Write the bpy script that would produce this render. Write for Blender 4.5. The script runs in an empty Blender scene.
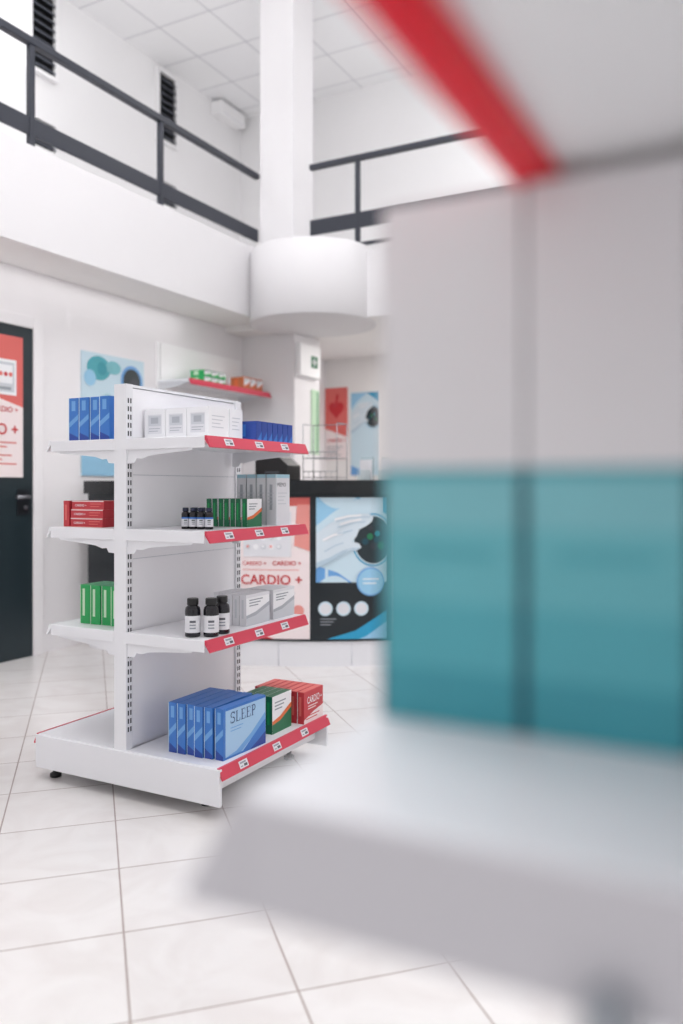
import bpy, math
from mathutils import Vector

# ------------------------------------------------------------------ materials
def lin(c):
    c = c/255.0
    return c/12.92 if c <= 0.04045 else ((c+0.055)/1.055)**2.4
def col(r, g, b): return (lin(r), lin(g), lin(b), 1)
_m = {}
def mat(name, rgb, rough=0.45, metal=0.0, vary=0.03, trans=0.0, scale=6.0):
    if name in _m: return _m[name]
    m = bpy.data.materials.new(name); m.use_nodes = True
    nt = m.node_tree; b = nt.nodes['Principled BSDF']
    b.inputs['Metallic'].default_value = metal
    b.inputs['Roughness'].default_value = rough
    if trans: b.inputs['Transmission Weight'].default_value = trans
    tc = nt.nodes.new('ShaderNodeTexCoord')
    n = nt.nodes.new('ShaderNodeTexNoise'); n.inputs['Scale'].default_value = scale
    nt.links.new(tc.outputs['Object'], n.inputs['Vector'])
    mx = nt.nodes.new('ShaderNodeMix'); mx.data_type = 'RGBA'
    c = col(*rgb)
    mx.inputs[6].default_value = tuple(x*(1-vary) for x in c[:3])+(1,)
    mx.inputs[7].default_value = tuple(min(1, x*(1+vary)) for x in c[:3])+(1,)
    nt.links.new(n.outputs['Fac'], mx.inputs[0])
    nt.links.new(mx.outputs[2], b.inputs['Base Color'])
    _m[name] = m
    return m

WALL = mat('wall_paint', (240, 237, 239), 0.8, vary=0.01)
WALLP = mat('parapet_paint', (228, 226, 228), 0.8, vary=0.01)
WALLU = mat('upper_wall_paint', (246, 245, 246), 0.8, vary=0.01)
WALLW = mat('soffit_paint', (243, 240, 239), 0.8, vary=0.01)
METAL_W = mat('white_powder_coat', (233, 233, 237), 0.35, vary=0.01)
LIPSHADE = mat('shelf_lip_shade_grey', (202, 200, 206), 0.45, vary=0.01)  # shade on the near shelf's front face, put into a darker grey
UPW = mat('bright_white_coat', (252, 251, 252), 0.4, vary=0.005)
PANEL = mat('back_panel_white', (242, 241, 245), 0.4, vary=0.01)
RED = mat('price_rail_crimson', (204, 62, 84), 0.35)
REDF = mat('price_rail_bright_red', (255, 20, 50), 0.25, vary=0)
REDD = mat('price_rail_deep_red', (235, 8, 34), 0.3, vary=0)
DARK = mat('slot_dark', (45, 45, 52), 0.6)
BLACK = mat('black_plastic', (18, 18, 20), 0.35)
RAIL = mat('railing_navy_black', (38, 42, 54), 0.45)
DOORM = mat('door_teal_black', (30, 44, 50), 0.4)
CHROME = mat('chrome', (205, 205, 210), 0.2, 1.0)
WIRE = mat('grey_wire', (150, 152, 158), 0.35, 0.5)
HANDLE = mat('handle_grey_metal', (140, 140, 146), 0.35, 0.8)
STEEL = mat('dark_steel', (70, 72, 78), 0.3, 0.8)
SLAT = mat('louvre_slat_grey', (74, 78, 88), 0.5)
CNT = mat('counter_front_dark', (20, 30, 36), 0.35)
CTOP = mat('counter_top_black', (14, 20, 24), 0.25)
WHITE = mat('white_card', (240, 240, 243), 0.5, vary=0.01)
OFFW = mat('offwhite_card', (224, 224, 229), 0.5)
GREY = mat('grey_ink', (150, 155, 162), 0.6)
MGREY = mat('mid_light_grey_ink', (174, 178, 186), 0.6)
LGREY = mat('light_grey_ink', (204, 207, 213), 0.6)
DGREY = mat('dark_grey_ink', (90, 92, 100), 0.6)
BLUE = mat('box_blue', (54, 118, 198), 0.4)
MBLUE = mat('box_mid_blue', (108, 164, 220), 0.4)
SBLUE = mat('box_soft_blue', (164, 200, 232), 0.4)
DBLUE = mat('box_deep_blue', (36, 70, 156), 0.4)
NAVY = mat('navy_ink', (44, 66, 124), 0.4)
LBLUE = mat('box_light_blue', (150, 200, 230), 0.4)
PBLUE = mat('pale_blue', (202, 224, 236), 0.5)
PTEAL = mat('pale_teal', (166, 206, 220), 0.5)
CYAN = mat('cyan', (40, 156, 198), 0.4)
TEAL = mat('teal', (36, 140, 150), 0.4)
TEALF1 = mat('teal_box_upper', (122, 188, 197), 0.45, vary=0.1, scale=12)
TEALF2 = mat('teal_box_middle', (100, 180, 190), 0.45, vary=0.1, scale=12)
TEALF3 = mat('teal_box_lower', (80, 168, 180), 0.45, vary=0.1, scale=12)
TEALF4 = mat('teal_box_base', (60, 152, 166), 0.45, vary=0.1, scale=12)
TEALD = mat('teal_gap_shade_and_ink', (20, 70, 84), 0.45)
GREEN = mat('box_green', (28, 160, 84), 0.4)
DGREEN = mat('box_dark_green', (24, 112, 74), 0.4)
LGREEN = mat('pale_green', (190, 220, 190), 0.4)
MGREEN = mat('muted_green', (120, 168, 134), 0.5)
ORANGE = mat('orange', (226, 112, 62), 0.5)
BROWNR = mat('box_terracotta', (196, 108, 66), 0.5)
CRED = mat('cardio_red', (200, 40, 48), 0.45)
SALMON = mat('salmon', (220, 106, 100), 0.5)
LSALM = mat('light_salmon', (230, 150, 142), 0.5)
PINK = mat('pale_pink', (242, 228, 228), 0.5)
BOXRED = mat('box_red', (196, 52, 62), 0.45)
SKIN = mat('glove_white', (212, 224, 233), 0.6)
SKINS = mat('glove_shade', (182, 203, 218), 0.6)
BOTTLE = mat('bottle_black', (24, 22, 30), 0.2)
CAPB = mat('cap_navy', (26, 34, 62), 0.35)
GLASS = mat('clear_acrylic', (235, 245, 245), 0.05, trans=0.9)
BOXWF = mat('tall_carton_white', (223, 221, 224), 0.5)
BOXGAP = mat('tall_carton_gap_shade', (80, 80, 92), 0.5)  # dark carton sides paint shade into the narrow gaps

def tile_mat(name, n1off, n2off, size, base1, base2, grout, gw, rough, diag=True, mottle=True):
    m = bpy.data.materials.new(name); m.use_nodes = True
    nt = m.node_tree; N = nt.nodes; L = nt.links; b = N['Principled BSDF']
    tc = N.new('ShaderNodeTexCoord')
    k = math.sqrt(.5)
    d1 = N.new('ShaderNodeVectorMath'); d1.operation = 'DOT_PRODUCT'
    d1.inputs[1].default_value = (k, k, 0) if diag else (1, 0, 0)
    d2 = N.new('ShaderNodeVectorMath'); d2.operation = 'DOT_PRODUCT'
    d2.inputs[1].default_value = (-k, k, 0) if diag else (0, 1, 0)
    L.new(tc.outputs['Object'], d1.inputs[0]); L.new(tc.outputs['Object'], d2.inputs[0])
    a1 = N.new('ShaderNodeMath'); a1.operation = 'SUBTRACT'; a1.inputs[1].default_value = n1off
    a2 = N.new('ShaderNodeMath'); a2.operation = 'SUBTRACT'; a2.inputs[1].default_value = n2off
    L.new(d1.outputs['Value'], a1.inputs[0]); L.new(d2.outputs['Value'], a2.inputs[0])
    cb = N.new('ShaderNodeCombineXYZ'); L.new(a1.outputs[0], cb.inputs[0]); L.new(a2.outputs[0], cb.inputs[1])
    br = N.new('ShaderNodeTexBrick'); br.offset = 0; br.squash = 1
    br.inputs['Scale'].default_value = 1
    br.inputs['Brick Width'].default_value = size; br.inputs['Row Height'].default_value = size
    br.inputs['Mortar Size'].default_value = gw; br.inputs['Mortar Smooth'].default_value = 0.2
    br.inputs['Color1'].default_value = base1; br.inputs['Color2'].default_value = base2
    br.inputs['Mortar'].default_value = grout
    L.new(cb.outputs[0], br.inputs['Vector'])
    no = N.new('ShaderNodeTexNoise'); no.inputs['Scale'].default_value = 4; no.inputs['Detail'].default_value = 8
    no.inputs['Distortion'].default_value = 1.6
    L.new(tc.outputs['Object'], no.inputs['Vector'])
    cr = N.new('ShaderNodeValToRGB'); cr.color_ramp.elements[0].color = (.93, .915, .91, 1) if mottle else (1, 1, 1, 1)
    cr.color_ramp.elements[0].position = .35; cr.color_ramp.elements[1].position = .6
    L.new(no.outputs['Fac'], cr.inputs[0])
    mx = N.new('ShaderNodeMix'); mx.data_type = 'RGBA'; mx.blend_type = 'MULTIPLY'; mx.inputs[0].default_value = 1
    L.new(br.outputs['Color'], mx.inputs[6]); L.new(cr.outputs[0], mx.inputs[7])
    L.new(mx.outputs[2], b.inputs['Base Color']); b.inputs['Roughness'].default_value = rough
    bp = N.new('ShaderNodeBump'); bp.inputs['Strength'].default_value = .2; bp.inputs['Distance'].default_value = .002
    inv = N.new('ShaderNodeMath'); inv.operation = 'SUBTRACT'; inv.inputs[0].default_value = 1
    L.new(br.outputs['Fac'], inv.inputs[1]); L.new(inv.outputs[0], bp.inputs['Height'])
    L.new(bp.outputs[0], b.inputs['Normal'])
    return m
FLOOR = tile_mat('floor_tiles', .08, 2.156, .366, col(224, 221, 220), col(229, 226, 225), col(164, 150, 145), .0028, .28)
CEIL = tile_mat('ceiling_tiles', 0.1, 0.2, .6, col(250, 250, 251), col(247, 247, 249), col(202, 202, 208), .007, .8, False, False)

# ------------------------------------------------------------------ mesh builder
_txt = {}
def get_text(s):
    if s in _txt: return _txt[s]
    cu = bpy.data.curves.new('t', 'FONT'); cu.body = s; cu.size = 1; cu.resolution_u = 3
    ob = bpy.data.objects.new('t', cu); bpy.context.collection.objects.link(ob)
    dg = bpy.context.evaluated_depsgraph_get(); dg.update()
    me = ob.evaluated_get(dg).to_mesh()
    vs = [tuple(v.co) for v in me.vertices]; fs = [tuple(p.vertices) for p in me.polygons]
    ob.evaluated_get(dg).to_mesh_clear()
    bpy.data.objects.remove(ob); bpy.data.curves.remove(cu)
    x0 = min(v[0] for v in vs); x1 = max(v[0] for v in vs)
    vs = [((v[0]-x0)/(x1-x0), v[1]/(x1-x0)) for v in vs]
    _txt[s] = (vs, fs)
    return _txt[s]

WORG = {}
class M:
    def __init__(s): s.v = []; s.f = []; s.m = []; s.mats = []; s.sm = []
    def mi(s, mt):
        if mt not in s.mats: s.mats.append(mt)
        return s.mats.index(mt)
    def face(s, pts, mt, sm=False):
        i = len(s.v); s.v += [tuple(p) for p in pts]
        s.f.append(tuple(range(i, i+len(pts)))); s.m.append(s.mi(mt)); s.sm.append(sm)
    def box(s, a, b, mt, bev=0.0):
        x0, y0, z0 = a; x1, y1, z1 = b
        i = len(s.v)
        s.v += [(x0, y0, z0), (x1, y0, z0), (x1, y1, z0), (x0, y1, z0), (x0, y0, z1), (x1, y0, z1), (x1, y1, z1), (x0, y1, z1)]
        for q in ((0, 3, 2, 1), (4, 5, 6, 7), (0, 1, 5, 4), (1, 2, 6, 5), (2, 3, 7, 6), (3, 0, 4, 7)):
            s.f.append(tuple(i+k for k in q)); s.m.append(s.mi(mt)); s.sm.append(False)
    def prism(s, poly, fn, lo, hi, mt):
        n = len(poly); i = len(s.v)
        s.v += [fn(p[0], p[1], lo) for p in poly]+[fn(p[0], p[1], hi) for p in poly]
        k = s.mi(mt)
        s.f.append(tuple(i+j for j in range(n))); s.f.append(tuple(i+n+j for j in reversed(range(n))))
        s.m += [k, k]; s.sm += [False, False]
        for j in range(n):
            s.f.append((i+j, i+(j+1) % n, i+n+(j+1) % n, i+n+j)); s.m.append(k); s.sm.append(False)
    def lathe(s, prof, c, mt, n=24):
        i = len(s.v); k = s.mi(mt)
        for r, z in prof:
            for a in range(n):
                t = 2*math.pi*a/n
                s.v.append((c[0]+r*math.cos(t), c[1]+r*math.sin(t), c[2]+z))
        for j in range(len(prof)-1):
            for a in range(n):
                b = (a+1) % n
                s.f.append((i+j*n+a, i+j*n+b, i+(j+1)*n+b, i+(j+1)*n+a)); s.m.append(k); s.sm.append(True)
        s.f.append(tuple(i+a for a in reversed(range(n)))); s.m.append(k); s.sm.append(False)
        s.f.append(tuple(i+(len(prof)-1)*n+a for a in range(n))); s.m.append(k); s.sm.append(False)
    def tube(s, p0, p1, r, mt, n=8):
        p0 = Vector(p0); p1 = Vector(p1); d = (p1-p0).normalized()
        u = d.orthogonal().normalized(); w = d.cross(u)
        i = len(s.v); k = s.mi(mt)
        for p in (p0, p1):
            for a in range(n):
                t = 2*math.pi*a/n
                s.v.append(tuple(p+u*(r*math.cos(t))+w*(r*math.sin(t))))
        for a in range(n):
            b = (a+1) % n
            s.f.append((i+a, i+b, i+n+b, i+n+a)); s.m.append(k); s.sm.append(True)
        s.f.append(tuple(i+a for a in reversed(range(n)))); s.m.append(k); s.sm.append(False)
        s.f.append(tuple(i+n+a for a in range(n))); s.m.append(k); s.sm.append(False)
    def shape(s, mp, pts, o, mt): s.face([mp(p[0], p[1], o) for p in pts], mt)
    def rect(s, mp, s0, t0, s1, t1, o, mt, n=1):
        for j in range(n):
            a = s0+(s1-s0)*j/n; b = s0+(s1-s0)*(j+1)/n
            s.face([mp(a, t0, o), mp(b, t0, o), mp(b, t1, o), mp(a, t1, o)], mt)
    def disc(s, mp, x, y, r, o, mt, n=28, ry=None, clip=None):
        ry = ry or r
        pts = []
        for a in range(n):
            px = x+r*math.cos(2*math.pi*a/n); py = y+ry*math.sin(2*math.pi*a/n)
            if clip: px = min(max(px, clip[0]), clip[2]); py = min(max(py, clip[1]), clip[3])
            pts.append((px, py))
        s.shape(mp, pts, o, mt)
    def stroke(s, mp, pts, w, o, mt):
        for j in range(len(pts)-1):
            a = Vector(pts[j]); b = Vector(pts[j+1]); d = (b-a).normalized(); p = Vector((-d.y, d.x))*w/2; a = a-d*w*.2; b = b+d*w*.2
            s.shape(mp, [a-p, b-p, b+p, a+p], o, mt)
    def text(s, mp, st, x, y, w, o, mt, bold=0.0, vs=1.0):
        vs_, fs = get_text(st)
        k = s.mi(mt)
        offs = [(0, 0)] if not bold else [(-bold*.15, 0), (bold*.15, 0), (0, bold*.12), (0, -bold*.12)]
        for q_, (ox, oy) in enumerate(offs):
            i = len(s.v)
            s.v += [mp(x+(v[0]+ox)*w, y+(v[1]+oy)*w*vs, o+q_*.00004) for v in vs_]
            for f in fs:
                s.f.append(tuple(i+q for q in f)); s.m.append(k); s.sm.append(False)
    def lines(s, mp, x0, x1, y, n, dy, h, o, mt, seed=0):
        for j in range(n):
            e = x1-(x1-x0)*(((j*37+seed*13) % 5)/12.0)
            s.rect(mp, x0, y-j*dy, e, y-j*dy+h, o, mt)
    def obj(s, name, origin=(0, 0, 0), parent=None, label=None, category=None, group=None, structure=False, bevel=0.0, rotz=0.0):
        me = bpy.data.meshes.new(name)
        me.from_pydata([(v[0]-origin[0], v[1]-origin[1], v[2]-origin[2]) for v in s.v], [], s.f)
        for mt in s.mats: me.materials.append(mt)
        me.polygons.foreach_set('material_index', s.m)
        me.polygons.foreach_set('use_smooth', s.sm)
        me.update()
        ob = bpy.data.objects.new(name, me)
        bpy.context.scene.collection.objects.link(ob)
        finish(ob, origin, parent, label, category, group, structure)
        if bevel:
            bv = ob.modifiers.new('bevel', 'BEVEL'); bv.width = bevel; bv.segments = 2; bv.limit_method = 'ANGLE'
        ob.rotation_euler[2] = rotz
        return ob
def finish(ob, origin, parent, label, category, group, structure):
    o = Vector(origin); WORG[ob.name] = o
    if parent:
        ob.parent = parent; ob.location = o-WORG[parent.name]
    else: ob.location = o
    if label: ob['label'] = label
    if category and not parent: ob['category'] = category
    if group: ob['group'] = group
    if structure: ob['kind'] = 'structure'
def empty(name, origin, label, category, group=None, parent=None):
    ob = bpy.data.objects.new(name, None); ob.empty_display_size = .1
    bpy.context.scene.collection.objects.link(ob)
    finish(ob, origin, parent, label, category, group, False)
    return ob
def copy_thing(ob, loc, rotz=0.0, label=None):
    n = ob.copy(); bpy.context.scene.collection.objects.link(n)
    n.location = loc; n.rotation_euler[2] = rotz
    if label: n['label'] = label
    for c in ob.children:
        k = c.copy(); bpy.context.scene.collection.objects.link(k); k.parent = n
    return n
XZ = lambda x, z, y: (x, y, z)
def structure(name, a, b, mt, label, cat):
    m = M(); m.box(a, b, mt)
    return m.obj(name, ((a[0]+b[0])/2, (a[1]+b[1])/2, a[2]) if name not in ('floor', 'ceiling') else (0, 0, 0), label=label, category=cat, structure=True)

# ------------------------------------------------------------------ room
H = 1.13
UX = -5.75; UY = 8.2; CZ = 5.6; PY = 6.12
structure('floor', (-4.9, -3, -.1), (4.5, 8.2, 0), FLOOR, 'glossy white square floor tiles laid diagonally', 'floor')
structure('wall_left', (-4.9, -3, 0), (-4.46, 8, 2.6), WALL, 'white painted wall under the gallery', 'wall')
structure('wall_back', (-4.9, 8, 0), (4.5, 8.2, 2.55), WALLW, 'white painted wall behind the service counter', 'wall')
structure('wall_upper_left', (UX-.2, -3, 2.6), (UX, UY+.2, CZ), WALLU, 'white upper gallery wall with narrow louvred windows', 'wall')
structure('wall_upper_back', (UX, UY, 2.8), (4.5, UY+.2, CZ), WALLU, 'white upper gallery wall under the tiled ceiling', 'wall')
structure('ceiling', (UX-.2, -3, CZ), (4.5, UY+.2, CZ+.1), CEIL, 'white suspended ceiling of square tiles', 'ceiling')
structure('wall_side', (-4.46, 6.4, 0), (-3.89, 6.86, 2.55), WALL, 'white wall pier beside the service area', 'wall')
structure('trim_1', (UX, -3, 2.6), (-4.0, PY, 2.8), WALLW, 'white gallery slab and soffit', 'gallery slab')
structure('trim_2', (UX, PY, 2.55), (4.5, UY, 2.8), WALLW, 'white gallery slab over the counter area', 'gallery slab')
structure('trim_3', (-4.15, -3, 2.601), (-3.998, PY, 3.21), WALLP, 'white gallery parapet', 'parapet')
structure('trim_4', (-4.15, PY-.002, 2.551), (4.5, PY+.15, 3.10), WALLP, 'white gallery parapet above the counter', 'parapet')
m = M()
m.lathe([(.545, 2.54), (.55, 2.545), (.55, 3.14), (.535, 3.155)], (-3.56, 6.18, 0), WALLP, 72)
m.obj('trim_5', (-3.56, 6.18, 2.53), label='rounded white drum-shaped gallery corner under the pillar', category='gallery corner', structure=True)
structure('trim_6', (-4.03, 6.05, 3.15), (-3.69, 6.39, CZ), WALLP, 'square white pillar rising from the gallery to the ceiling', 'pillar')

wi = 0
for (ya, yb) in ((5.02, 5.28), (6.68, 6.95)):
    for z0, z1 in ((4.80, 5.50), (4.12, 4.36)):
        wi += 1
        x0 = UX
        m = M()
        m.box((x0, ya-.03, z0-.03), (x0+.05, ya, z1+.03), WALLU); m.box((x0, yb, z0-.03), (x0+.05, yb+.03, z1+.03), WALLU)
        m.box((x0, ya, z0-.03), (x0+.05, yb, z0), WALLU); m.box((x0, ya, z1), (x0+.05, yb, z1+.03), WALLU)
        m.box((x0, ya, z0), (x0+.012, yb, z1), BLACK)
        z = z0+.02
        while z < z1-.04:
            m.prism([(x0+.012, z+.036), (x0+.016, z+.044), (x0+.05, z+.010), (x0+.046, z)], XZ, ya+.002, yb-.002, SLAT)
            z += .075
        m.obj('window_%d' % wi, (x0, ya, z0), label='narrow gallery window with dark louvre slats', category='window', structure=True)
m = M()
m.box((UX, 7.62, 5.42), (UX+.14, 8.10, 5.57), UPW); m.box((UX+.138, 7.66, 5.43), (UX+.144, 8.06, 5.45), WHITE)
m.obj('air_conditioner', (UX, 7.9, 5.42), label='white wall-mounted air conditioner high on the gallery wall', category='air conditioner', bevel=.01)

def railing(axis, fixed, a, b, posts, label, zb):
    o = (fixed, a, zb) if axis == 'y' else (a, fixed, zb)
    r = empty('balcony_railing', o, label, 'railing')
    def bx(p, q, t0, t1, z0, z1, name):
        mm = M()
        if axis == 'y': mm.box((fixed-p, t0, z0), (fixed+q, t1, z1), RAIL)
        else: mm.box((t0, fixed-p, z0), (t1, fixed+q, z1), RAIL)
        mm.obj(name, o, parent=r, bevel=.004)
    dz = 0 if axis == 'y' else .03
    bx(.025, .025, a, b, 3.855+dz, 3.90+dz, 'handrail')
    bx(.012, .012, a, b, 3.30+dz-(0 if axis == 'y' else .01), 3.41+dz+(0 if axis == 'y' else .01), 'lower_rail')
    if axis == 'x': bx(.012, .012, a+.15, b, 3.165, 3.195, 'base_rail')
    for p in posts: bx(.018, .018, p-.02, p+.02, zb, 3.855+dz, 'post')
railing('y', -4.06, -2, 6.05, [-1.2, -.01, 1.19, 2.38, 3.56, 4.76], 'near-black metal railing along the gallery parapet', 3.21)
railing('x', PY+.04, -3.58, 3.5, [-3.12, -1.55, -.36, .83, 2.02, 3.1], 'near-black metal railing on the gallery above the counter', 3.10)

WX = -4.46
m = M()
m.box((WX, 3.0, 0), (WX+.03, 3.90, 2.2), DOORM)
door = m.obj('door_1', (WX, 3.45, 0), label='dark teal door with a poster and metal handle', category='door', structure=True)
m = M()
m.box((WX, 3.90, 0), (WX+.045, 3.98, 2.28), WALL); m.box((WX, 2.92, 0), (WX+.045, 3.0, 2.28), WALL); m.box((WX, 3.0, 2.2), (WX+.045, 3.90, 2.28), WALL)
m.obj('door_frame', (WX, 3.45, 0), parent=door, bevel=.005)
m = M()
m.box((WX+.03, 3.77, .95), (WX+.036, 3.87, 1.12), STEEL)
m.tube((WX+.036, 3.835, 1.07), (WX+.08, 3.835, 1.07), .012, HANDLE); m.tube((WX+.075, 3.835, 1.07), (WX+.075, 3.73, 1.07), .012, HANDLE)
m.tube((WX+.036, 3.835, 1.0), (WX+.045, 3.835, 1.0), .014, HANDLE)
m.obj('handle', (WX+.03, 3.835, 1.04), parent=door, label='grey metal lever handle on a steel plate')

def wallmap(x, y0, z0): return lambda s, t, o: (x+o, y0+s, z0+t)
def cardio_poster(m, mp, W, Ht, n=10, door=False):
    e = .0012
    m.rect(mp, 0, 0, W, Ht, e, PINK if not door else SALMON, n)
    if door:
        m.shape(mp, [(0, 0), (W, 0), (W, Ht*.5), (W*.6, Ht*.56), (0, Ht*.5)], 2*e, PINK)
        for (x0, y0, x1, y1, mt, k) in ((.50, .58, .90, .83, WHITE, 3), (.53, .60, .87, .81, LGREY, 4), (.56, .66, .84, .79, WHITE, 5)):
            m.rect(mp, W*x0, Ht*y0, W*x1, Ht*y1, k*e, mt)
        m.rect(mp, W*.12, Ht*.6, W*.46, Ht*.8, 3*e, OFFW)
        for k in range(4): m.disc(mp, W*(.60+.07*k), Ht*.725, W*.028, 6*e, SALMON if k % 2 else BOXRED, 12)
        m.rect(mp, W*.58, Ht*.615, W*.82, Ht*.635, 5*e, GREY)
        m.text(mp, 'CARDIO +', W*.06, Ht*.46, W*.34, 4*e, CRED, .02); m.text(mp, 'CARDIO +', W*.5, Ht*.46, W*.42, 4*e, CRED, .02)
        m.text(mp, 'CARDIO +', W*.06, Ht*.30, W*.86, 4*e, CRED, .03)
        m.lines(mp, W*.06, W*.9, Ht*.24, 6, Ht*.03, Ht*.009, 4*e, SALMON)
        return
    m.rect(mp, .0, Ht*.94, W, Ht, 2*e, SALMON, n)
    m.shape(mp, [(W*.78, Ht*.66), (W, Ht*.62), (W, Ht*.95), (W*.82, Ht*.95)], 3*e, LSALM)
    m.rect(mp, W*.06, Ht*.58, W*.74, Ht*.90, 4*e, OFFW, 6)
    for r_ in range(3):
        for k in range(5):
            m.disc(mp, W*(.13+.11*k), Ht*(.65+.065*r_), W*.036, 5*e, WHITE if (k+r_) % 2 else LGREY, 16)
            m.disc(mp, W*(.125+.11*k), Ht*(.653+.065*r_), W*.02, 6*e, LSALM if (k+r_) % 3 == 0 else WHITE, 12)
    m.disc(mp, W*.5, Ht*.95, W*.05, 5*e, WHITE)
    m.text(mp, 'CARDIO +', W*.05, Ht*.52, W*.34, 4*e, CRED, .02)
    m.text(mp, 'CARDIO +', W*.48, Ht*.52, W*.40, 4*e, CRED, .02)
    m.rect(mp, W*.05, Ht*.485, W*.85, Ht*.490, 4*e, LSALM, 4)
    m.text(mp, 'CARDIO +', W*.03, Ht*.385, W*.86, 4*e, CRED, .025)
    m.lines(mp, W*.06, W*.8, Ht*.32, 7, Ht*.03, Ht*.008, 4*e, LGREY)
    m.disc(mp, W*.84, Ht*.2, W*.08, 4*e, LSALM)
    m.shape(mp, [(0, 0), (W*.5, 0), (W*.3, Ht*.03), (0, Ht*.07)], 4*e, CRED)
def glove_poster(m, mp, W, Ht, n=10, counter=True):
    e = .0009
    m.rect(mp, 0, 0, W, Ht, e, PBLUE if not counter else CNT, n)
    b = Ht*.40 if counter else 0
    m.rect(mp, 0, b, W, Ht, 2*e, PBLUE, n)
    m.shape(mp, [(0, Ht*.80), (W*.25, Ht*.9), (W*.6, Ht), (0, Ht)], 3*e, LBLUE)
    m.shape(mp, [(W*.55, Ht), (W, Ht*.88), (W, Ht)], 3*e, CYAN)
    m.shape(mp, [(0, b), (W*.5, b), (W*.3, b+Ht*.07), (0, b+Ht*.12)], 3*e, MBLUE)
    cx, cy = W*.80, Ht*.70
    cl = (0, 0, W, Ht)
    m.disc(mp, cx, cy, W*.31, 4*e, CYAN, ry=W*.37, clip=cl)
    m.disc(mp, cx, cy, W*.29, 5*e, PBLUE, ry=W*.35, clip=cl)
    m.disc(mp, cx, cy, W*.27, 6*e, DOORM, ry=W*.33, clip=cl)
    for k in range(7):
        a = k*2.4; r_ = W*(.05+.02*k)
        m.disc(mp, cx+math.cos(a)*r_*.9, cy+math.sin(a)*r_, W*(.04+.006*(k % 3)), (6.5+.2*k)*e, (TEALD, DGREEN, STEEL, TEAL)[k % 4], 16, clip=cl)
    palm = [(0, .50), (.14, .53), (.30, .575), (.44, .62), (.56, .625), (.63, .645), (.60, .675), (.50, .69), (.56, .725), (.60, .775), (.70, .80), (.78, .83), (.80, .862), (.74, .885), (.62, .885), (.50, .875), (.36, .86), (.20, .82), (.08, .775), (0, .74)]
    m.shape(mp, [(W*x, Ht*y) for x, y in palm], 9.5*e, SKIN)
    m.shape(mp, [(W*x, Ht*y) for x, y in [(0, .50), (.14, .53), (.30, .575), (.44, .62), (.56, .625), (.63, .645), (.5, .645), (.36, .625), (.18, .575), (0, .54)]], 10*e, SKINS)
    for j, f in enumerate((((.28, .83), (.46, .855), (.62, .862), (.75, .862)), ((.30, .79), (.44, .81), (.56, .825), (.68, .828)), ((.30, .745), (.40, .755), (.50, .77)), ((.12, .62), (.26, .66), (.38, .68)))):
        m.stroke(mp, [(W*p[0], Ht*p[1]) for p in f], W*.016, 10.5*e, SKINS)
    for j, f in enumerate((((.26, .845), (.44, .868), (.62, .874)), ((.34, .81), (.48, .832), (.62, .845)), ((.10, .70), (.24, .735), (.36, .75)))):
        m.stroke(mp, [(W*p[0], Ht*p[1]) for p in f], W*.03, 10.4*e, WHITE)
    if counter:
        for k in range(3):
            m.disc(mp, W*(.13+.25*k), Ht*.215, W*.10, 4*e, PBLUE); m.disc(mp, W*(.13+.25*k), Ht*.215, W*.08, 5*e, OFFW, 20)
        m.disc(mp, W*.76, Ht*.405, W*.20, 13*e, MBLUE); m.disc(mp, W*.76, Ht*.405, W*.18, 14*e, LBLUE)
        m.lines(mp, W*.65, W*.88, Ht*.42, 2, Ht*.03, Ht*.008, 15*e, WHITE)
        m.shape(mp, [(W*.15, 0), (W*.55, Ht*.06), (W, Ht*.2), (W, Ht*.12), (W*.7, Ht*.02), (W*.6, 0)], 4*e, CYAN)
        m.shape(mp, [(W*.6, 0), (W*.7, Ht*.02), (W, Ht*.12), (W, 0)], 4.5*e, LBLUE)
        m.lines(mp, W*.06, W*.28, Ht*.14, 3, Ht*.02, Ht*.006, 4*e, GREY)

m = M(); m.box((WX+.03, 3.27, 1.2), (WX+.034, 3.815, 2.125), WHITE)
cardio_poster(m, wallmap(WX+.034, 3.27, 1.2), .545, .925, door=True)
m.obj('poster', (WX+.03, 3.54, 1.2), parent=door, label='red and pink medicine poster reading CARDIO +')

e = .0012
m = M(); m.box((WX+.001, 4.36, 1.22), (WX+.008, 5.02, 2.13), PBLUE)
mp = wallmap(WX+.008, 4.36, 1.22)
m.rect(mp, 0, 0, .66, .91, e, PBLUE)
m.shape(mp, [(0, .5), (.25, .62), (.5, .58), (.66, .62), (.66, 0.0), (.3, .1), (0, .05)], 2*e, PTEAL)
m.shape(mp, [(0, .0), (.66, .0), (.66, .16), (.4, .12), (0, .2)], 3*e, LBLUE)
m.disc(mp, .17, .80, .12, 3*e, TEALF3, ry=.09); m.disc(mp, .32, .82, .08, 4*e, TEALF1, ry=.05); m.disc(mp, .2, .8, .05, 5*e, TEALF4)
m.disc(mp, .08, .72, .06, 4*e, LBLUE)
m.disc(mp, .52, .74, .12, 4*e, MBLUE); m.disc(mp, .52, .74, .095, 5*e, DOORM); m.disc(mp, .54, .72, .045, 6*e, STEEL)
m.lines(mp, .06, .4, .48, 7, .035, .012, 4*e, WHITE)
m.obj('wall_poster', (WX, 4.69, 1.22), label='pale blue and teal medical poster on the wall', category='poster')
fm = lambda x0, y, z0: (lambda s, t, o: (x0+s, y-o, z0+t))
m = M(); m.box((-4.455, 7.992, 1.44), (-4.17, 8, 2.24), WHITE); mp = fm(-4.455, 7.992, 1.44)
W2 = .285
m.rect(mp, 0, 0, W2, .8, e, PINK); m.shape(mp, [(0, .35), (W2, .25), (W2, .8), (0, .8)], 2*e, SALMON)
hp = []
for k in range(28):
    t = 2*math.pi*k/28; hp.append((W2*.5+.006*16*math.sin(t)**3, .56+.0065*(13*math.cos(t)-5*math.cos(2*t)-2*math.cos(3*t)-math.cos(4*t))))
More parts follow.
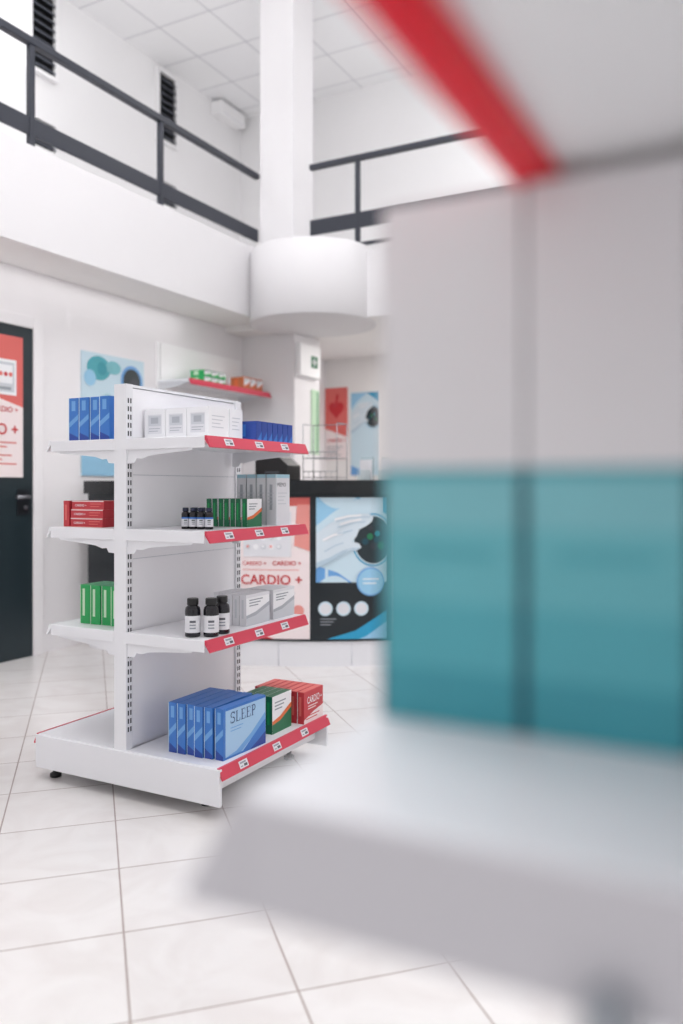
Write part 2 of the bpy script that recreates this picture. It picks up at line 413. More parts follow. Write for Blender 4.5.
m.shape(mp, hp, 3*e, CRED); m.disc(mp, W2*.42, .60, .025, 4*e, BOXRED, 14); m.stroke(mp, [(W2*.5, .62), (W2*.55, .72)], .03, 4*e, CRED)
m.text(mp, 'CARDIO +', .03, .2, .23, 3*e, CRED, .03)
m.lines(mp, .02, .22, .14, 4, .03, .01, 3*e, GREY)
m.obj('wall_poster', (-4.3, 8, 1.44), label='pink and red heart medicine poster behind the counter', category='poster')
m = M(); m.box((-4.13, 7.992, 1.27), (-3.79, 8, 2.17), WHITE)
glove_poster(m, fm(-4.13, 7.992, 1.27), .34, .9, counter=False)
m.obj('wall_poster', (-3.96, 8, 1.27), label='blue poster of a gloved hand behind the counter', category='poster')
m = M(); m.box((-3.89, 6.70, 1.45), (-3.88, 6.84, 2.06), LGREEN); mp = wallmap(-3.88, 6.70, 1.45)
m.rect(mp, .0, .0, .14, .61, e, LGREEN); m.rect(mp, .09, .02, .125, .59, 2*e, MGREEN)
m.obj('notice_board', (-3.89, 6.77, 1.45), label='narrow pale green notice board on the pier', category='sign')
m = M(); m.box((-3.89, 6.41, 2.16), (-3.83, 6.79, 2.46), UPW)
es = m.obj('exit_sign', (-3.89, 6.60, 2.16), label='white box with a small green emergency emblem', category='sign', bevel=.012)
m = M(); mp = wallmap(-3.829, 6.60, 2.25)
m.rect(mp, 0, 0, .12, .11, e, DGREEN); m.rect(mp, .048, .02, .071, .09, 2*e, WHITE); m.rect(mp, .025, .045, .095, .067, 2*e, WHITE)
m.obj('emblem', (-3.83, 6.60, 2.25), parent=es, label='green square with a white cross')

# ------------------------------------------------------------------ counter
CX, CY, CR = -3.70, 6.65, 2.43
def cdir(phi):
    sp, cp = math.sin(phi), math.cos(phi)
    return (.883*sp+.469*cp, .469*sp-.883*cp)
def arc(m, r0, r1, z0, z1, p0, p1, mt, n):
    for j in range(n):
        a = math.radians(p0+(p1-p0)*j/n); b = math.radians(p0+(p1-p0)*(j+1)/n)
        da, db = cdir(a), cdir(b)
        P = lambda d, r, z: (CX+d[0]*r, CY+d[1]*r, z)
        m.face([P(da, r1, z0), P(db, r1, z0), P(db, r1, z1), P(da, r1, z1)], mt, True)
        m.face([P(db, r0, z0), P(da, r0, z0), P(da, r0, z1), P(db, r0, z1)], mt, True)
        m.face([P(da, r0, z1), P(da, r1, z1), P(db, r1, z1), P(db, r0, z1)], mt)
        m.face([P(da, r0, z0), P(db, r0, z0), P(db, r1, z0), P(da, r1, z0)], mt)
        if j == 0: m.face([P(da, r0, z0), P(da, r1, z0), P(da, r1, z1), P(da, r0, z1)], mt)
        if j == n-1: m.face([P(db, r1, z0), P(db, r0, z0), P(db, r0, z1), P(db, r1, z1)], mt)
corg = (-2.5, 4.4, 0)
cnt = empty('service_counter', corg, 'curved dark service counter with printed poster panels', 'counter')
m = M(); arc(m, 2.0, CR-.01, .0, .16, -43, 62, METAL_W, 50)
for k in range(-4, 6):
    a = math.radians(k*11+5); d = cdir(a)
    m.tube((CX+d[0]*(CR-.009), CY+d[1]*(CR-.009), .005), (CX+d[0]*(CR-.009), CY+d[1]*(CR-.009), .155), .002, LGREY, 6)
m.obj('plinth', corg, parent=cnt, label='white tiled plinth')
m = M(); arc(m, 2.0, CR, .16, 1.09, -43, 62, CNT, 60)
m.obj('body', corg, parent=cnt)
m = M(); arc(m, 1.85, CR+.035, 1.09, 1.18, -43, 62, CTOP, 60)
m.obj('countertop', corg, parent=cnt, label='glossy black countertop')
def cmap(phi0, z0):
    def f(s, t, o):
        d = cdir(math.radians(phi0)+s/CR)
        return (CX+d[0]*(CR+o), CY+d[1]*(CR+o), z0+t)
    return f
for phi0, kind in ((-12.0, 0), (-.35, 1), (11.2, 0), (22.8, 1)):
    m = M(); mp = cmap(phi0, .175)
    if kind == 0: cardio_poster(m, mp, .455, .895, 14)
    else: glove_poster(m, mp, .455, .895, 14)
    q = mp(.22, 0, 0)
    m.obj('poster_panel', q, parent=cnt, label='red and pink panel reading CARDIO +' if kind == 0 else 'blue panel with a gloved hand and white circles')

m = M(); o = (-3.0, 4.72, 1.1805)
prn = empty('receipt_printer', o, 'small black receipt printer on the counter', 'printer')
m.prism([(-.13, 0), (.13, 0), (.13, .10), (.06, .155), (-.11, .16), (-.13, .13)], lambda a, z, y: (o[0]+a, o[1]+y, o[2]+z), -.08, .08, BLACK)
m.obj('body', o, parent=prn)
m = M(); m.box((o[0]-.05, o[1]-.084, o[2]+.05), (o[0]+.06, o[1]-.081, o[2]+.06), DGREY)
m.obj('paper_slot', o, parent=prn)
o = (-2.70, 4.84, 1.1805)
rk = empty('wire_display_rack', o, 'slim grey wire display stand on the counter', 'display rack')
m = M(); w, d, h = .13, .07, .38
for sx in (-1, 1):
    for sy in (-1, 1): m.tube((o[0]+sx*w, o[1]+sy*d, o[2]), (o[0]+sx*w, o[1]+sy*d, o[2]+h), .0028, WIRE)
    m.tube((o[0]+sx*w, o[1]-d, o[2]+h), (o[0]+sx*w, o[1]+d, o[2]+h), .0028, WIRE)
m.tube((o[0]-w, o[1]+d, o[2]+h), (o[0]+w, o[1]+d, o[2]+h), .0028, WIRE)
m.obj('frame', o, parent=rk)
for zz in (.02, .15):
    m = M()
    for sy in (-1, 1): m.tube((o[0]-w, o[1]+sy*d, o[2]+zz), (o[0]+w, o[1]+sy*d, o[2]+zz), .0025, WIRE)
    m.tube((o[0]-w, o[1]-d, o[2]+zz+.04), (o[0]+w, o[1]-d, o[2]+zz+.04), .0025, WIRE)
    for j in range(7):
        xx = o[0]-w+2*w*j/6; m.tube((xx, o[1]-d, o[2]+zz), (xx, o[1]+d, o[2]+zz), .0014, WIRE, 6)
        m.tube((xx, o[1]-d, o[2]+zz), (xx, o[1]-d, o[2]+zz+.04), .0014, WIRE, 6)
    m.obj('wire_tray', (o[0], o[1], o[2]+zz), parent=rk)
for j, (x, y) in enumerate(((-2.44, 4.93), (-2.30, 4.98))):
    m = M(); o2 = (x, y, 1.1805)
    m.box((x-.05, y-.03, 1.1805), (x+.05, y+.03, 1.184), GLASS); m.box((x-.05, y+.026, 1.184), (x+.05, y+.03, 1.34), GLASS)
    m.box((x-.05, y-.03, 1.184), (x+.05, y-.027, 1.25), GLASS)
    m.box((x-.045, y+.005, 1.185), (x+.045, y+.015, 1.32), OFFW)
    m.obj('brochure_holder', o2, label='clear acrylic brochure holder on the counter', category='brochure holder', group='brochure holders on the counter')

# ------------------------------------------------------------------ wall shelf
o = (WX, 5.75, 1.88)
ws = empty('wall_shelf', o, 'white wall-mounted shelf with a slotted panel and red price rail', 'shelf')
m = M(); m.box((WX, 5.17, 1.88), (WX+.025, 6.33, 2.316), UPW)
for yy in (5.20,):
    z = 1.9
    while z < 2.29: m.box((WX+.025, yy-.004, z), (WX+.0262, yy+.004, z+.014), DGREY); z += .03
m.obj('back_panel', o, parent=ws)
m = M(); m.box((WX+.025, 5.17, 1.975), (-4.12, 6.33, 2.0), METAL_W)
for yy in (5.18, 6.30): m.prism([(WX+.025, 1.975), (-4.14, 1.975), (-4.2, 1.955), (WX+.025, 1.92)], XZ, yy, yy+.004, METAL_W)
m.obj('shelf', o, parent=ws)
m = M(); m.prism([(-4.12, 2.004), (-4.112, 2.004), (-4.09, 1.955), (-4.10, 1.953), (-4.12, 1.99)], XZ, 5.17, 6.33, RED)
m.obj('price_rail', o, parent=ws)

# ------------------------------------------------------------------ gondola
def gondola(cx, y0, y1, shelves, base, htop, label, tags, near=False):
    org = (cx, (y0+y1)/2, 0)
    g = empty('gondola_shelving', org, label, 'shelving unit')
    PL, PR = (.038, .020)
    for yy in (y0, y1-.035):
        m = M(); m.box((cx-PL, yy, .05), (cx+PR, yy+.035, htop), METAL_W)
        z = .24
        while z < htop-.04:
            xa = cx+PR
            m.box((xa, yy+.008, z), (xa+.0008, yy+.014, z+.018), DARK)
            m.box((xa, yy+.021, z), (xa+.0008, yy+.027, z+.018), DARK)
            z += .03
        m.obj('upright_post', (cx, yy, .05), parent=g, label='white slotted steel upright')
    m = M()
    zz = [.175, .52, .87, 1.18, htop-.01]
    for a, b in zip(zz[:-1], zz[1:]): m.box((cx-.011, y0+.035, a), (cx+.011, y1-.035, b-.003), PANEL)
    m.box((cx-.009, y0+.035, .175), (cx+.009, y1-.035, htop-.012), LGREY)
    m.box((cx-.014, y0+.035, htop-.010), (cx+.014, y1-.035, htop), METAL_W)
    m.obj('back_panel', org, parent=g)
    bw, be = base
    m = M()
    m.box((cx-bw+.05, y0+.02, .075), (cx+bw-.05, be-.02, .146), METAL_W)
    m.box((cx-bw, y0-.006, .045), (cx+bw, y0+.012, .172), METAL_W)
    m.box((cx-bw, be-.012, .045), (cx+bw, be, .172), METAL_W)
    m.obj('base', org, parent=g, bevel=.003)
    for sx in (-1, 1):
        for yy in (y0+.05 if sx < 0 else y0+.10, be-.10):
            fx = cx+sx*(bw-(.05 if sx < 0 else .13))
            m = M(); m.lathe([(.022, 0), (.022, .012), (.01, .02), (.01, .075)], (fx, yy, 0), BLACK, 16)
            m.obj('levelling_foot', (fx, yy, 0), parent=g, label='round black levelling foot')
    for (z, wl, wr, ys, ye, isb, rl, rr) in shelves:
        for sg, w, rmat in ((-1, wl, rl), (1, wr, rr)):
            xi = cx+sg*(PL if sg < 0 else PR); xo = cx+sg*w
            so = (cx+sg*w/2, (ys+ye)/2, z)
            m = M(); a, b = min(xi, xo), max(xi, xo)
            m.box((a, ys, z-.028), (b, ye, z), UPW if near and z > 1.2 else METAL_W)
            thick = near and z < 1.2
            lip = .057 if thick else .041
            rlip = lip-.003
            lm = LIPSHADE if near else METAL_W
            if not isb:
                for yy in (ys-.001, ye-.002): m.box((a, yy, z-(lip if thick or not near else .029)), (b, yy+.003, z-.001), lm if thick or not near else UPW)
            sh = m.obj('shelf', so, parent=g, bevel=.002)
            if not isb:
                pf = lambda u_, z_: (xi+sg*u_*(w-.034), z+z_)
                poly = [pf(0, -.029), pf(.9, -.029), pf(.86, -.048), pf(.55, -.056), pf(.3, -.064), pf(.2, -.074), pf(.13, -.072), pf(.1, -.088), pf(.0, -.09)]
                for yy in (ys+.006, ye-.010):
                    m = M(); m.prism(poly, XZ, yy, yy+.004, METAL_W); m.obj('bracket', so, parent=sh)
            m = M()
            if thick and rmat is LIPSHADE:
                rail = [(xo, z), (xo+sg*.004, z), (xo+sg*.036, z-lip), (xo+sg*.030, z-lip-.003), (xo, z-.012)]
                m.prism([(xo, z), (xo+sg*.004, z), (xo+sg*.036, z-lip), (xo, z-lip)], XZ, ys-.001, ys+.004, LIPSHADE)
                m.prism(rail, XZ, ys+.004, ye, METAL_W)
            elif near and rmat is REDF:
                m.prism([(xo, z+.004), (xo+sg*.008, z+.004), (xo+sg*.026, z-.036), (xo+sg*.020, z-.040), (xo, z-.028)], XZ, ys, ye, REDF)
                m.prism([(xo-sg*.002, z-.0275), (xo+sg*.004, z-.0275), (xo+sg*.006, z-.036), (xo-sg*.002, z-.034)], XZ, ys+.001, ye-.001, REDD)
            else:
                rail = [(xo, z+.001), (xo+sg*.008, z+.001), (xo+sg*.025, z-rlip), (xo+sg*.021, z-rlip-.003), (xo, z-.012)]
                m.prism(rail, XZ, ys, ye, rmat)
            m.obj('price_rail', so, parent=sh, label='glossy plastic price rail')
            if tags and sg > 0:
                T = Vector((xo+.008, 0, z+.001)); B = Vector((xo+.025, 0, z-rlip))
                ud = (T-B).normalized(); nn = Vector((ud.z, 0, -ud.x))
                def rm(s, t, o, B=B, ud=ud, nn=nn):
                    p = B+ud*t+nn*o; return (p.x, s, p.z)
                for fr in (.14, .43, .70):
                    yb = ys+(ye-ys)*fr; m = M()
                    m.rect(rm, yb, .008, yb+.052, .034, .001, OFFW)
                    m.rect(rm, yb+.006, .024, yb+.042, .030, .0014, GREY); m.rect(rm, yb+.026, .012, yb+.046, .021, .0014, DGREY)
                    m.rect(rm, yb+.006, .013, yb+.02, .017, .0014, GREY)
                    m.obj('price_tag', (xo, yb, z), parent=sh, label='small white price tag')
    return g
Y0, Y1 = 2.264, 2.985
cx = -2.11
W_ = METAL_W
gondola(cx, Y0, Y1, [(1.31, .362, .374, Y0, 2.93, False, W_, RED), (.98, .362, .374, Y0, 2.93, False, W_, RED), (.605, .362, .374, Y0, 2.93, False, W_, RED), (.175, .43, .427, Y0, 3.02, True, RED, RED)],
        (.44, 3.02), 1.51, 'white double-sided shop gondola with red price rails', True)
gx = .27
g2 = gondola(gx, .20, 1.02, [(1.352, .388, .388, .20, 1.0, False, REDF, REDF), (.98, .500, .500, .33, 1.0, False, LIPSHADE, LIPSHADE), (.56, .382, .382, .33, 1.0, False, W_, W_), (.175, .45, .45, .2, 1.02, True, W_, W_)],
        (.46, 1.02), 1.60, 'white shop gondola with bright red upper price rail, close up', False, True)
KX, KY = -.056, .3195
m = M(); m.lathe([(.006, .9145), (.0095, .917), (.011, .922), (.011, .930), (.009, .936), (.005, .940)], (KX, KY, 0), GREY, 24)
m.lathe([(.004, .9135), (.006, .9143)], (KX, KY, 0), UPW, 24)
m.tube((KX, KY, .932), (KX, .332, .932), .004, MGREY, 12)
m.obj('shelf_knob', (KX, KY, .925), parent=g2, label='small grey round knob at the shelf edge')

# ------------------------------------------------------------------ products
def carton(name, x, y, z, w, d, h, body, front=None, side=None, label='', cat='box', group=None, rotz=0.0, top=None):
    m = M(); m.box((x, y, z), (x+w, y+d, z+h), body)
    m.rect(lambda s, t, o: (x+s, y+t, z+h+o), 0.002, .002, w-.002, d-.002, .0002, top or body)
    if front: front(m, lambda s, t, o: (x+s, y-o*.35, z+t), w, h)
    if side: side(m, lambda s, t, o: (x+w+o*.35, y+s, z+t), d, h)
    return m.obj(name, (x+w/2, y+d/2, z), label=label, category=cat, group=group, rotz=rotz)
def row(ob, n, dx, dy=0.0, jit=0.0):
    L = [ob]
    for i in range(1, n):
        j = ((i*7) % 5-2)/2*jit
        L.append(copy_thing(ob, ob.location+Vector((dx*i, dy*i+j, 0))))
    return L
def d_white_front(m, mp, W, Hh):
    m.rect(mp, W*.16, Hh*.18, W*.84, Hh*.82, e, OFFW); m.rect(mp, W*.2, Hh*.44, W*.8, Hh*.78, 2*e, LGREY)
    m.rect(mp, W*.32, Hh*.52, W*.68, Hh*.72, 3*e, MGREY); m.lines(mp, W*.22, W*.76, Hh*.34, 2, Hh*.08, Hh*.025, 2*e, MGREY)
def d_white_side(m, mp, W, Hh):
    m.lines(mp, W*.15, W*.8, Hh*.7, 4, Hh*.12, Hh*.03, e, LGREY)
def d_bluespine(m, mp, W, Hh):
    m.rect(mp, 0, 0, W, Hh, e, BLUE)
    m.shape(mp, [(0, Hh*.3), (W, Hh*.5), (W, Hh*.62), (0, Hh*.42)], 2*e, MBLUE)
    m.shape(mp, [(0, 0), (W, 0), (W, Hh*.08), (0, Hh*.2)], 2*e, DBLUE)
    m.rect(mp, W*.3, Hh*.7, W*.7, Hh*.93, 2*e, MBLUE)
    m.rect(mp, 0, 0, W*.06, Hh, 3*e, PBLUE)
def serif_sleep(m, mp, x, y, w, o, mt):
    h = w*.26; lw = w*.16; st = w*.030; th = w*.014; gp = w*.205
    def R(a, b, c, d): m.rect(mp, a, b, c, d, o, mt)
    def stem(X): R(X+lw*.12, y, X+lw*.12+st, y+h); R(X-lw*.02, y, X+lw*.45, y+th); R(X-lw*.02, y+h-th, X+lw*.45, y+h)
    X = x; pts = []
    for k in range(13):
        a = math.radians(30+k*20); pts.append((X+lw*.5+lw*.42*math.cos(a), y+h*.74+h*.25*math.sin(a)))
    m.stroke(mp, pts[:11], st*.8, o, mt)
    pts = []
    for k in range(13):
        a = math.radians(90-k*20); pts.append((X+lw*.5+lw*.45*math.cos(a), y+h*.26+h*.25*math.sin(a)))
    m.stroke(mp, pts[:12], st*.8, o, mt)
    R(X+lw*.88, y+h*.78, X+lw*.88+th, y+h); R(X+.0, y, X+th, y+h*.24)
    X = x+gp; stem(X); R(X+lw*.12, y, X+lw, y+th); R(X+lw-th, y, X+lw, y+h*.25)
    for k in (2, 3):
        X = x+gp*k; stem(X)
        R(X+lw*.12, y, X+lw, y+th); R(X+lw-th, y, X+lw, y+h*.25)
        R(X+lw*.12, y+h-th, X+lw*.95, y+h); R(X+lw*.95-th, y+h*.78, X+lw*.95, y+h); R(X+lw*.12, y+h*.5, X+lw*.7, y+h*.5+th)
    X = x+gp*4; stem(X); pts = [(X+lw*.2, y+h-th/2)]
    for k in range(9):
        a = math.radians(90-k*22.5); pts.append((X+lw*.55+lw*.35*math.cos(a), y+h*.74+h*.25*math.sin(a)))
    pts.append((X+lw*.2, y+h*.49)); m.stroke(mp, pts, st*.8, o, mt)
def d_sleep(m, mp, W, Hh):
    m.rect(mp, 0, 0, W, Hh, e, BLUE)
    m.rect(mp, W*.05, Hh*.04, W, Hh, 1.5*e, SBLUE)
    m.shape(mp, [(W*.05, Hh*.04), (W*.3, Hh*.10), (W*.65, Hh*.34), (W, Hh*.66), (W, Hh*.50), (W*.65, Hh*.22), (W*.4, Hh*.04)], 2*e, MBLUE)
    m.shape(mp, [(W*.4, 0), (W*.65, Hh*.22), (W, Hh*.52), (W, 0)], 3*e, BLUE)
    m.shape(mp, [(W*.6, 0), (W*.8, Hh*.12), (W, Hh*.26), (W, 0)], 4*e, DBLUE)
    m.rect(mp, W*.05, Hh*.95, W, Hh, 2*e, BLUE)
    serif_sleep(m, mp, W*.16, Hh*.68, W*.60, 4*e, NAVY)
    m.lines(mp, W*.16, W*.45, Hh*.58, 2, Hh*.06, Hh*.015, 4*e, MBLUE)
def d_bands(c1, c2, c3):
    def f(m, mp, W, Hh):
        m.rect(mp, 0, 0, W, Hh, e, WHITE)
        m.shape(mp, [(0, 0), (W, 0), (W, Hh*.55), (W*.4, Hh*.3), (0, Hh*.25)], 2*e, c1)
        m.shape(mp, [(0, Hh*.25), (W*.4, Hh*.3), (W, Hh*.55), (W, Hh*.68), (W*.4, Hh*.42), (0, Hh*.34)], 3*e, c2)
        m.rect(mp, 0, Hh*.9, W, Hh, 3*e, c3)
        m.lines(mp, W*.12, W*.7, Hh*.8, 3, Hh*.09, Hh*.035, 3*e, GREY)
    return f
def d_spine(c, c2):
    def f(m, mp, W, Hh):
        m.rect(mp, 0, 0, W, Hh, e, c); m.rect(mp, W*.3, Hh*.25, W*.62, Hh*.85, 2*e, c2); m.rect(mp, 0, 0, W*.08, Hh, 2*e, WHITE)
    return f
def d_teal_tall(m, mp, W, Hh):
    m.rect(mp, 0, 0, W, Hh, e, OFFW); m.rect(mp, 0, Hh*.93, W, Hh, 2*e, PTEAL); m.rect(mp, 0, 0, W*.05, Hh, 2*e, LGREY)
    if W > .08: m.text(mp, 'MEMO', W*.12, Hh*.76, W*.6, 2*e, DGREY, .01)
    else: m.rect(mp, W*.35, Hh*.3, W*.65, Hh*.8, 2*e, MGREY)
    m.lines(mp, W*.15, W*.8, Hh*.62, 4, Hh*.07, Hh*.02, 2*e, LGREY)
def d_cardio(m, mp, W, Hh):
    m.rect(mp, 0, 0, W, Hh, e, BOXRED); m.shape(mp, [(0, 0), (W, 0), (W, Hh*.4), (W*.5, Hh*.3), (0, Hh*.12)], 2*e, PINK)
    m.text(mp, 'CARDIO', W*.16, Hh*.60, W*.64, 3*e, WHITE, .02, 1.5); m.text(mp, '+', W*.85, Hh*.62, W*.08, 3*e, WHITE, .02)
    m.lines(mp, W*.2, W*.7, Hh*.5, 2, Hh*.08, Hh*.03, 3*e, PINK)
    m.lines(mp, W*.1, W*.8, Hh*.2, 2, Hh*.09, Hh*.03, 3*e, CRED)
def d_redflat(m, mp, W, Hh):
    m.rect(mp, 0, 0, W, Hh, e, BOXRED); m.rect(mp, 0, Hh*.9, W, Hh, 2*e, PINK); m.rect(mp, 0, 0, W, Hh*.08, 2*e, SALMON)
    m.text(mp, 'CARDIO +', W*.1, Hh*.35, W*.36, 2*e, WHITE, .02, .9); m.lines(mp, W*.58, W*.92, Hh*.6, 2, Hh*.3, Hh*.1, 2*e, SALMON)

z = 1.3102
c = carton('medicine_box', -2.088, 2.36, z, .0975, .12, .112, WHITE, d_white_front, d_white_side, 'white carton with grey printed front on the top shelf', 'medicine box', 'white cartons on the top shelf')
row(c, 3, .0995)
carton('medicine_box', -1.90, 2.53, z, .080, .08, .118, WHITE, d_white_front, d_white_side, 'taller white carton behind the front row', 'medicine box', 'white cartons on the top shelf')
c = carton('medicine_box', -1.90, 2.63, z, .132, .034, .078, DBLUE, d_spine(DBLUE, BLUE), lambda m, mp, W, Hh: (m.rect(mp, 0, 0, W, Hh, e, DBLUE), m.shape(mp, [(0, 0), (W, Hh*.5), (W, 0)], 2*e, BLUE)), 'small deep blue carton on the top shelf', 'medicine box', 'blue cartons on the top shelf')
row(c, 7, 0, .038)
c = carton('medicine_box', -2.414, 2.30, z, .05, .13, .165, BLUE, d_bluespine, None, 'blue carton with light wave design on the top shelf', 'medicine box', 'tall blue cartons on the top shelf')
row(c, 4, .0535, 0, .004)
z = .9802
c = carton('medicine_box', -2.425, 2.32, z, .165, .12, .033, BOXRED, d_redflat, None, 'flat red striped carton in a stack', 'medicine box', 'stacked red cartons on the second shelf', top=SALMON)
for i in (1, 2): copy_thing(c, c.location+Vector((.003*(i-1), .002*i, .0336*i)))
carton('medicine_box', -2.465, 2.32, z, .032, .12, .10, BOXRED, d_spine(BOXRED, SALMON), None, 'narrow red carton on the shelf', 'medicine box', 'red cartons on the second shelf')
c = carton('medicine_box', -1.985, 2.60, z, .024, .10, .108, DGREEN, d_spine(DGREEN, GREEN), d_bands(DGREEN, ORANGE, WHITE), 'slim dark green carton standing on edge', 'medicine box', 'green cartons on the second shelf')
row(c, 7, .0282, 0, .003)
c = carton('medicine_box', -1.965, 2.78, z, .044, .105, .205, OFFW, d_teal_tall, d_teal_tall, 'tall pale grey carton with teal top band', 'medicine box', 'tall cartons on the second shelf')
row(c, 4, .048)
z = .6052
c = carton('medicine_box', -2.395, 2.34, z, .05, .13, .15, GREEN, lambda m, mp, W, Hh: (m.rect(mp, 0, 0, W, Hh, e, GREEN), m.rect(mp, W*.25, Hh*.2, W*.5, Hh*.9, 2*e, LGREEN), m.rect(mp, 0, 0, W*.07, Hh, 2*e, LGREEN)), None, 'bright green carton on the shelf', 'medicine box', 'green cartons on the third shelf')
row(c, 4, .0535, 0, .004)
c = carton('medicine_box', -1.868, 2.57, z, .029, .16, .118, OFFW, d_spine(OFFW, LGREY), d_bands(LGREY, MGREY, OFFW), 'white and grey carton standing on edge', 'medicine box', 'white cartons on the third shelf')
row(c, 3, .032)
copy_thing(c, c.location+Vector((-.04, .02, 0))); copy_thing(c, c.location+Vector((-.075, .02, 0)))
for i in range(4): copy_thing(c, c.location+Vector((-.033+.032*i, .19, 0)))
z = .1752
c = carton('medicine_box', -1.948, 2.33, z, .036, .245, .180, BLUE, d_bluespine, d_sleep, 'blue carton printed SLEEP in dark serif letters', 'medicine box', 'blue cartons on the base shelf')
row(c, 5, .0395, 0, .006)
copy_thing(c, c.location+Vector((.0395*5+.012, .006, 0)), -.06)
c = carton('medicine_box', -1.86, 2.675, z, .032, .14, .145, DGREEN, d_spine(DGREEN, GREEN), d_bands(DGREEN, ORANGE, WHITE), 'green and white carton standing on edge', 'medicine box', 'green cartons on the base shelf')
row(c, 4, .034)
c = carton('medicine_box', -1.925, 2.85, z, .031, .155, .128, BOXRED, d_spine(BOXRED, SALMON), d_cardio, 'red carton printed CARDIO + in white', 'medicine box', 'red cartons on the base shelf', top=SALMON)
row(c, 7, .0345)
z = 2.0002
c = carton('medicine_box', -4.34, 5.45, z, .16, .09, .055, GREEN, d_spine(GREEN, LGREEN), d_bands(GREEN, LGREEN, DGREEN), 'small green and white carton on the wall shelf', 'medicine box', 'cartons on the wall shelf')
row(c, 3, 0, .1)
for i in range(3): copy_thing(c, c.location+Vector((0, .1*i, .0555)))
c = carton('medicine_box', -4.34, 6.02, z, .16, .09, .12, BROWNR, d_spine(BROWNR, ORANGE), d_bands(BROWNR, ORANGE, BROWNR), 'small orange-brown carton on the wall shelf', 'medicine box', 'orange-brown cartons on the wall shelf')
row(c, 3, 0, .1)

def bottle(x, y, z, r, h, cap, label, group, band):
    o = (x, y, z)
    m = M(); m.lathe([(r*.9, 0), (r, h*.03), (r, h*.68), (r*.92, h*.76), (r*.6, h*.82), (r*.6, h*.86)], o, BOTTLE, 24)
    b = m.obj('medicine_bottle', o, label=label, category='bottle', group=group)
    m = M(); m.lathe([(r*.72, h*.83), (r*.74, h*.85), (r*.74, h*.98), (r*.68, h)], o, cap, 24); m.obj('cap', o, parent=b)
    m = M(); n = 24; rr = r*1.012
    for j in range(n):
        a = 2*math.pi*j/n; c2 = 2*math.pi*(j+1)/n
        def q(r_, f0, f1, mt): m.face([(x+r_*math.cos(a), y+r_*math.sin(a), z+h*f0), (x+r_*math.cos(c2), y+r_*math.sin(c2), z+h*f0), (x+r_*math.cos(c2), y+r_*math.sin(c2), z+h*f1), (x+r_*math.cos(a), y+r_*math.sin(a), z+h*f1)], mt, True)
        q(rr, .12, .56, OFFW)
        q(rr*1.003, .48, .56, band)
        if j % 8 in (3, 4, 5):
            for f0, f1, mt in ((.38, .44, DGREY), (.3, .34, GREY), (.22, .26, GREY)): q(rr*1.004, f0, f1, mt)
    m.obj('bottle_label', o, parent=b, label='white paper label')
    return b
b = bottle(-1.915, 2.385, .9802, .0152, .078, CAPB, 'small dark bottle with navy cap and blue-edged label', 'small bottles on the second shelf', BLUE)
for dx, dy in ((.032, .004), (.064, .008), (.096, .014), (.012, .038), (.045, .042)): copy_thing(b, b.location+Vector((dx, dy, 0)))
b = bottle(-1.827, 2.315, .6052, .0275, .135, BLACK, 'black pill bottle with black cap and white label', 'large bottles on the third shelf', OFFW)
for dx, dy in ((.055, .034), (.054, .100)): copy_thing(b, b.location+Vector((dx, dy, 0)))

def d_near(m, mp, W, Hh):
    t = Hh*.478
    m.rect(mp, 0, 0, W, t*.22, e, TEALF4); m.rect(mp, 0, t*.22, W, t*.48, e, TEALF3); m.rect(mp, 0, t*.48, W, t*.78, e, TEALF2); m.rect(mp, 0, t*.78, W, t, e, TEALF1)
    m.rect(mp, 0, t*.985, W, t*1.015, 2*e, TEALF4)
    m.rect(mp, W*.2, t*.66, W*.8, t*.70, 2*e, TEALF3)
    m.rect(mp, 0, 0, W*.02, t, 3*e, TEALD); m.rect(mp, W*.965, 0, W, t, 3*e, TEALD)  # dark edge strips paint the shaded seam between neighbouring cartons
c = carton('tall_carton', -.230, .49, .9802, .0943, .13, .334, BOXGAP, lambda m, mp, W, Hh: (m.rect(mp, .0005, 0, W-.0005, Hh, .0006, BOXWF), d_near(m, mp, W, Hh)), None, 'tall carton, white above and teal below, on the shelf', 'medicine box', 'tall white and teal cartons', top=UPW)
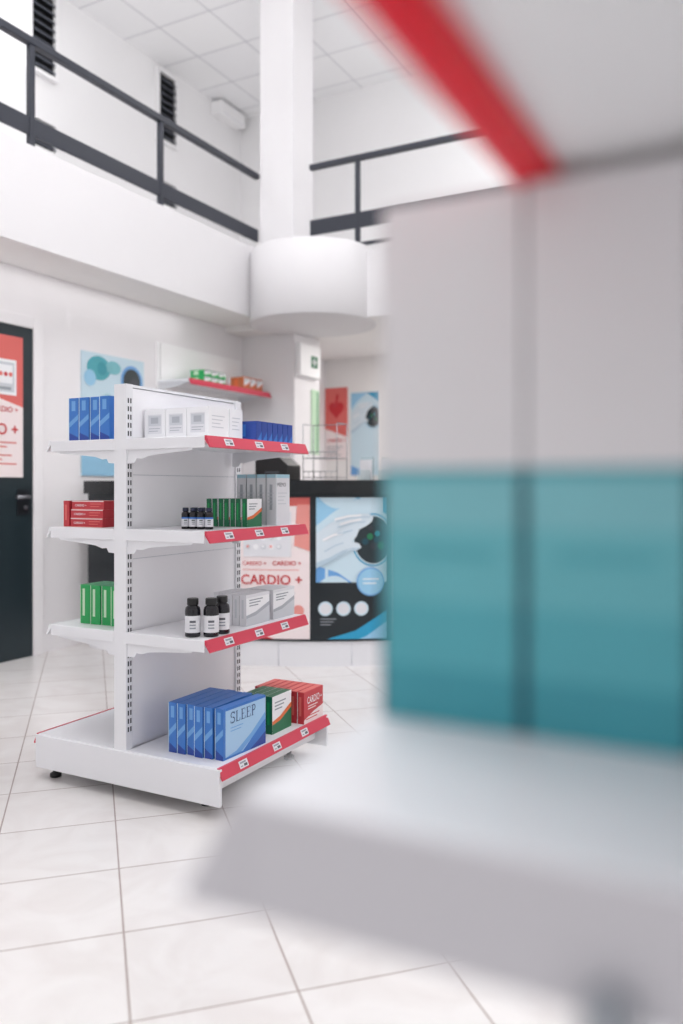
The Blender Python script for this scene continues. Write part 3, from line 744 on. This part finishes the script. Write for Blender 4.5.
copy_thing(c, c.location+Vector((.0955, .0, 0))); copy_thing(c, c.location+Vector((.191, .0, 0)))

# ------------------------------------------------------------------ light
w = bpy.data.worlds.new('World'); bpy.context.scene.world = w; w.use_nodes = True
bg = w.node_tree.nodes['Background']; bg.inputs[0].default_value = (1, .99, .997, 1); bg.inputs[1].default_value = .86
def area(name, loc, rot, size, power, colr=(1, 1, 1), label='added soft white overhead fill light'):  # area lamps added to brighten the room, no fixtures behind them
    l = bpy.data.lights.new(name, 'AREA'); l.shape = 'RECTANGLE'; l.size = size[0]; l.size_y = size[1]; l.energy = power; l.color = colr
    ob = bpy.data.objects.new(name, l); ob.location = loc; ob.rotation_euler = rot
    bpy.context.scene.collection.objects.link(ob)
    ob['label'] = label; ob['category'] = 'added fill light'
area('overhead_fill', (-1.0, 2.6, 5.5), (0, 0, 0), (3, 3), 20)
area('overhead_fill', (-2.2, -.4, 5.5), (0, 0, 0), (2.5, 2.5), 8)
area('overhead_fill', (-5.1, 3.0, 5.5), (0, 0, 0), (.7, 4), 26)
area('overhead_fill', (-2.6, 7.1, 2.54), (0, 0, 0), (1.6, .8), 24, (1, .97, .94))
area('overhead_fill', (-4.25, 3.5, 2.59), (0, 0, 0), (.3, 4), 4)
area('overhead_fill', (-1.0, 7.1, 5.5), (0, 0, 0), (3, .8), 36)
area('fill_uplight', (-1.6, 2.6, 4.6), (math.pi, 0, 0), (3, 3), 200, label='added upward fill light, out of view')  # added lamp facing up, brightens ceiling and gallery by bounce

cd = bpy.data.cameras.new('Camera'); cam = bpy.data.objects.new('Camera', cd)
bpy.context.scene.collection.objects.link(cam)
cam.location = (0, 0, H); cam.rotation_euler = (math.radians(90), 0, math.radians(28))
cd.lens = 28.83; cd.sensor_width = 36; cd.shift_y = -24/1024; cd.clip_start = .02
cd.dof.use_dof = True; cd.dof.focus_distance = 3.0; cd.dof.aperture_fstop = 1.4
bpy.context.scene.camera = cam
bpy.context.scene.view_settings.view_transform = 'Standard'
